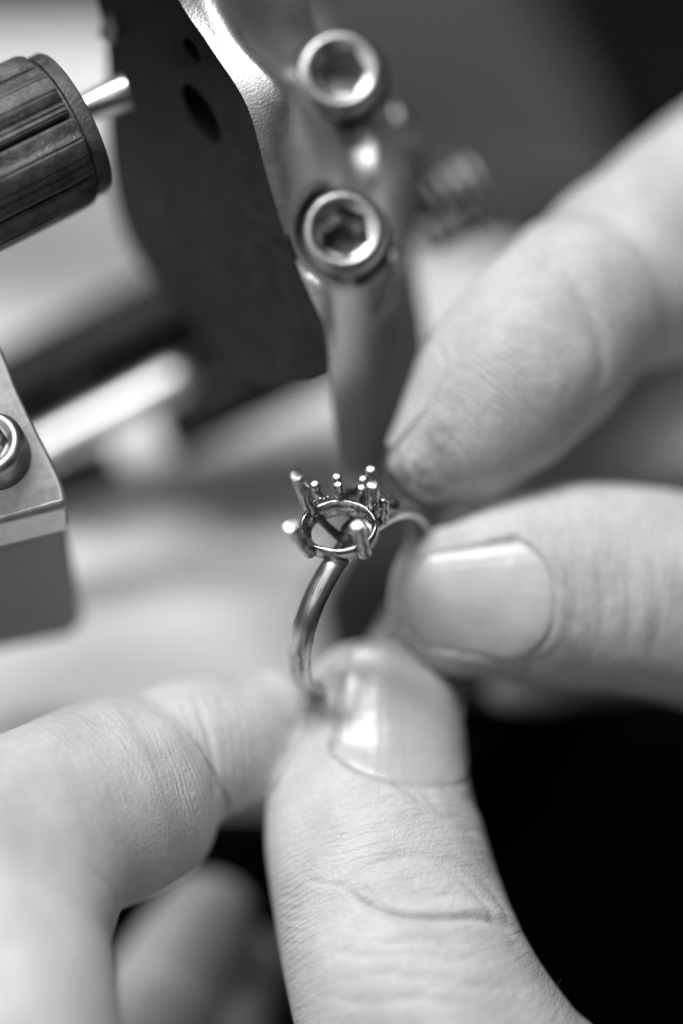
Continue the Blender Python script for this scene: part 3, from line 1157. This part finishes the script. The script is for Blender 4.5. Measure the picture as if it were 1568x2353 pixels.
# palm and wrist, below the picture
L.append(dict(st=[(150, 2900, -15, 330, .8), (420, 3150, -2, 560, .6), (700, 3500, 8, 800, .42), (850, 4000, 18, 800, .40), (950, 4500, 26, 640, .5), (1000, 4900, 34, 560, .6), (1050, 5300, 42, 560, .65)]))
L.append(dict(st=[(1130, 2700, 6, 380, .7), (1000, 3200, 8, 560, .5), (900, 3700, 14, 700, .45)]))
# middle, ring and little fingers curled behind
L.append(dict(st=[(485, 2078, 38, 105, .9), (458, 2150, 38, 130, .9), (405, 2260, 38, 150, .9), (335, 2400, 34, 170, .9), (230, 2560, 26, 180, .9), (200, 2800, 6, 220, .9), (420, 3200, -2, 300, .8)], capa=.7))
L.append(dict(st=[(565, 2060, 50, 84, .9), (558, 2150, 49, 104, .9), (520, 2320, 40, 120, .9), (450, 2520, 34, 140, .9), (420, 2760, 22, 170, .9), (560, 3200, 8, 260, .8)], capa=.7))
L.append(dict(st=[(640, 2560, 46, 90, .9), (600, 2760, 38, 115, .9), (620, 3000, 26, 140, .9), (760, 3350, 14, 220, .8)], capa=.7))
Lz = (-25, 14)
creases = [
    # knuckle fold of the thumb: oval pad with a deep lower crease
    ([(790, 2040), (830, 2072), (880, 2098), (940, 2112), (1010, 2114), (1090, 2110), (1150, 2126), (1185, 2165)], 9, .34, .05, .26, Lz),
    ([(800, 2012), (850, 1992), (910, 1972), (980, 1972), (1050, 1990), (1110, 2030), (1150, 2090)], 14, .14, .16, .02, Lz),
    ([(830, 2035), (862, 2062), (890, 2092)], 8, .16, .05, .08, Lz),
    ([(940, 2052), (985, 2062), (1040, 2058)], 9, .12, .05, .08, Lz),
    ([(985, 1975), (1050, 2015), (1110, 2080), (1150, 2140)], 6, .10, .05, .05, Lz),
    ([(1030, 1965), (1095, 2005), (1140, 2060), (1170, 2130)], 6, .10, .05, .05, Lz),
    ([(700, 2020), (750, 2030), (800, 2034)], 6, .08, .04, .04, Lz),
    ([(840, 2158), (900, 2168), (980, 2160), (1080, 2174)], 10, .08, .04, .04, Lz),
    ([(740, 2178), (820, 2196), (960, 2190), (1040, 2206), (1120, 2200)], 12, .09, .04, .04, Lz),
    ([(800, 2250), (880, 2236), (960, 2248), (1090, 2238)], 11, .07, .04, .04, Lz),
    ([(960, 2270), (1060, 2262), (1190, 2275)], 12, .07, .03, .03, Lz),
    ([(740, 2286), (840, 2304), (960, 2292), (1080, 2310)], 12, .09, .04, .04, Lz),
    ([(950, 1800), (1010, 1860), (1060, 1890), (1100, 1930)], 10, .18, .08, .10, Lz),
    ([(890, 1790), (930, 1815), (980, 1850)], 9, .18, .16, .05, Lz),
    ([(640, 2060), (660, 2062), (690, 2064)], 4, .05, .02, .02, Lz),
    ([(640, 2085), (665, 2088), (700, 2088)], 4, .05, .02, .02, Lz),
    ([(642, 2110), (670, 2113), (700, 2112)], 4, .05, .02, .02, Lz),
    ([(645, 2136), (672, 2140), (705, 2138)], 4, .05, .02, .02, Lz),
    ([(650, 2165), (676, 2170), (712, 2166)], 4, .05, .02, .02, Lz),
    # joint crease of the index finger
    ([(440, 1600), (468, 1660), (486, 1730), (494, 1800), (490, 1870)], 8, .22, .0, .0, (-25, 25)),
    ([(520, 1610), (535, 1680), (540, 1760), (536, 1830)], 7, .05, .02, .02, (-25, 25)),
    ([(500, 1590), (512, 1660), (520, 1740), (518, 1820)], 6, .05, .02, .02, (-25, 25)),
    ([(545, 1620), (560, 1700), (562, 1790)], 6, .04, .02, .02, (-25, 25)),
]
hand(L, lh,
     nails=[dict(base=(905, 1838, 13.5), tip=(895, 1492, 17.4), n=(.33, .45, .84), phi=math.radians(60), fold=.12, tipround=.07, over=.0, umax=1.2)],
     creases=creases,
     ridges=[(660, 2080, 60, 200, .5), (550, 1740, 70, 130, 1.0), (450, 1830, 60, 150, .8), (800, 1900, 260, 140, .15)],
     grime_shades=[(712, 1600, 26, 50, .9), (775, 1560, 30, 30, .4)], blend=[(0, 1940, 210, 270)], chains=[[0], [1, 2, 3], [6 + 1], [6 + 2], [6 + 3]])

# a few fine hairs at the edge of the thumb and stubble on its skin
bvh_l = None
V = []; F = []
for k in range(9):
    x0 = 1200 + rs.rand() * 90; y0 = 2200 + (x0 - 1200) * 1.5 + rs.rand() * 20
    a_ = P(x0, y0, 2.5); d_ = nrm([.8, .25 + rs.rand() * .5, .1 * rs.randn()])
    L_ = .0007 + rs.rand() * .0012
    pts = [a_ + d_ * L_ * t + np.array([0, 1, 0]) * .0008 * t * t * rs.rand() for t in np.linspace(0, 1, 6)]
    v, f = tube(pts, [.00003 * (1 - .8 * t) for t in np.linspace(0, 1, 6)], 5)
    F += [tuple(i + len(V) for i in q) for q in f]; V += v
M_hair = plain('hair', .05, .08, 100, .5, .00001)
o = link('hair', V, F, M_hair, lh)
o['kind'] = 'stuff'

# right hand
rh = thing('hand', 'hand reaching in from the right, index fingertip above its thumb at the ring', 'hand', P(2900, 1200, 60), 'hands holding the ring')
L = []
L.append(dict(st=[(966, 1076, 12.5, 96, .85), (1006, 1040, 13, 138, .88), (1052, 1002, 13.5, 168, .88), (1112, 940, 14, 196, .86), (1170, 876, 14.5, 210, .86), (1238, 802, 15.5, 217, .86), (1300, 730, 17, 214, .88), (1352, 668, 19, 206, .9)], capa=.68, capb=.6))
L.append(dict(st=[(1330, 704, 21, 200, .86), (1385, 668, 22, 216, .88), (1440, 632, 23, 230, .9), (1520, 585, 25, 240, .9), (1640, 500, 29, 250, .9), (1800, 400, 34, 260, .9), (2050, 300, 42, 320, .8), (2300, 350, 46, 420, .7)], capa=.7))
L.append(dict(st=[(955, 1362, 12.6, 128, .66), (990, 1366, 13, 158, .68), (1060, 1372, 13.8, 184, .72), (1130, 1364, 14.6, 206, .78), (1200, 1354, 15.4, 226, .82), (1330, 1349, 16.5, 246, .84), (1450, 1358, 17, 247, .84), (1568, 1374, 18, 246, .84), (1720, 1400, 20, 262, .84), (1950, 1400, 26, 320, .75), (2300, 1350, 36, 480, .6)], capa=.50))
# middle finger behind the ring
L.append(dict(st=[(1130, 1240, 36, 120, .85), (1180, 1200, 35, 140, .85), (1300, 1100, 34, 150, .85), (1450, 1010, 33, 165, .85), (1620, 950, 34, 180, .85), (1850, 880, 50, 220, .85), (2200, 800, 54, 340, .7)], capa=.75))
# ring and little fingers below, mostly hidden by the thumb
L.append(dict(st=[(1150, 1588, 40, 44, .85), (1250, 1580, 40, 54, .85), (1400, 1500, 44, 110, .85), (1700, 1400, 50, 170, .85), (2200, 1200, 56, 320, .7)], capa=.8))
L.append(dict(st=[(1700, 1750, 62, 90, .85), (1900, 1650, 62, 150, .85), (2300, 1450, 60, 320, .6)], capa=.8))
L.append(dict(st=[(2150, 500, 46, 380, .7), (2450, 950, 50, 700, .42), (2900, 1150, 58, 760, .38), (3400, 1250, 66, 620, .45), (3900, 1300, 72, 540, .6)]))
L.append(dict(st=[(2150, 1380, 34, 400, .7), (2500, 1300, 46, 560, .5), (2900, 1250, 56, 620, .45)]))
Rz = (-10, 40)
creases = [
    ([(1290, 610), (1340, 690), (1375, 770), (1385, 850), (1372, 900)], 16, .22, .05, .05, Rz),
    ([(1300, 1300), (1318, 1380), (1312, 1460)], 9, .07, .04, .04, Rz),
    ([(1370, 1290), (1385, 1380), (1380, 1480)], 10, .08, .04, .04, Rz),
    ([(1430, 1280), (1450, 1390), (1440, 1500)], 10, .08, .04, .04, Rz),
    ([(1490, 1270), (1515, 1380), (1505, 1510)], 11, .08, .04, .04, Rz),
    ([(1290, 1400), (1340, 1450), (1370, 1530)], 9, .07, .04, .04, Rz),
]
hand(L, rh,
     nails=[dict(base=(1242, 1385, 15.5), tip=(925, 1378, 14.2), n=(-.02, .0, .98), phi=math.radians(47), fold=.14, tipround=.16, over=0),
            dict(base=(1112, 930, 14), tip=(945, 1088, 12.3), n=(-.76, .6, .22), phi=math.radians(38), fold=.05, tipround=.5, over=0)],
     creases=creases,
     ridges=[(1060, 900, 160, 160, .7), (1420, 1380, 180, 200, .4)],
     grime_shades=[(1150, 920, 280, 260, .24), (1400, 650, 300, 300, .12), (1250, 1400, 400, 220, .16), (930, 1100, 110, 70, 1.0), (1010, 1010, 50, 60, .6), (1050, 1150, 120, 40, .6), (1330, 1400, 22, 26, .35), (1310, 1480, 20, 40, .35), (905, 1400, 30, 80, .4)],  # first broad patches paint in the right hand's dimmer light; smaller ones are grime
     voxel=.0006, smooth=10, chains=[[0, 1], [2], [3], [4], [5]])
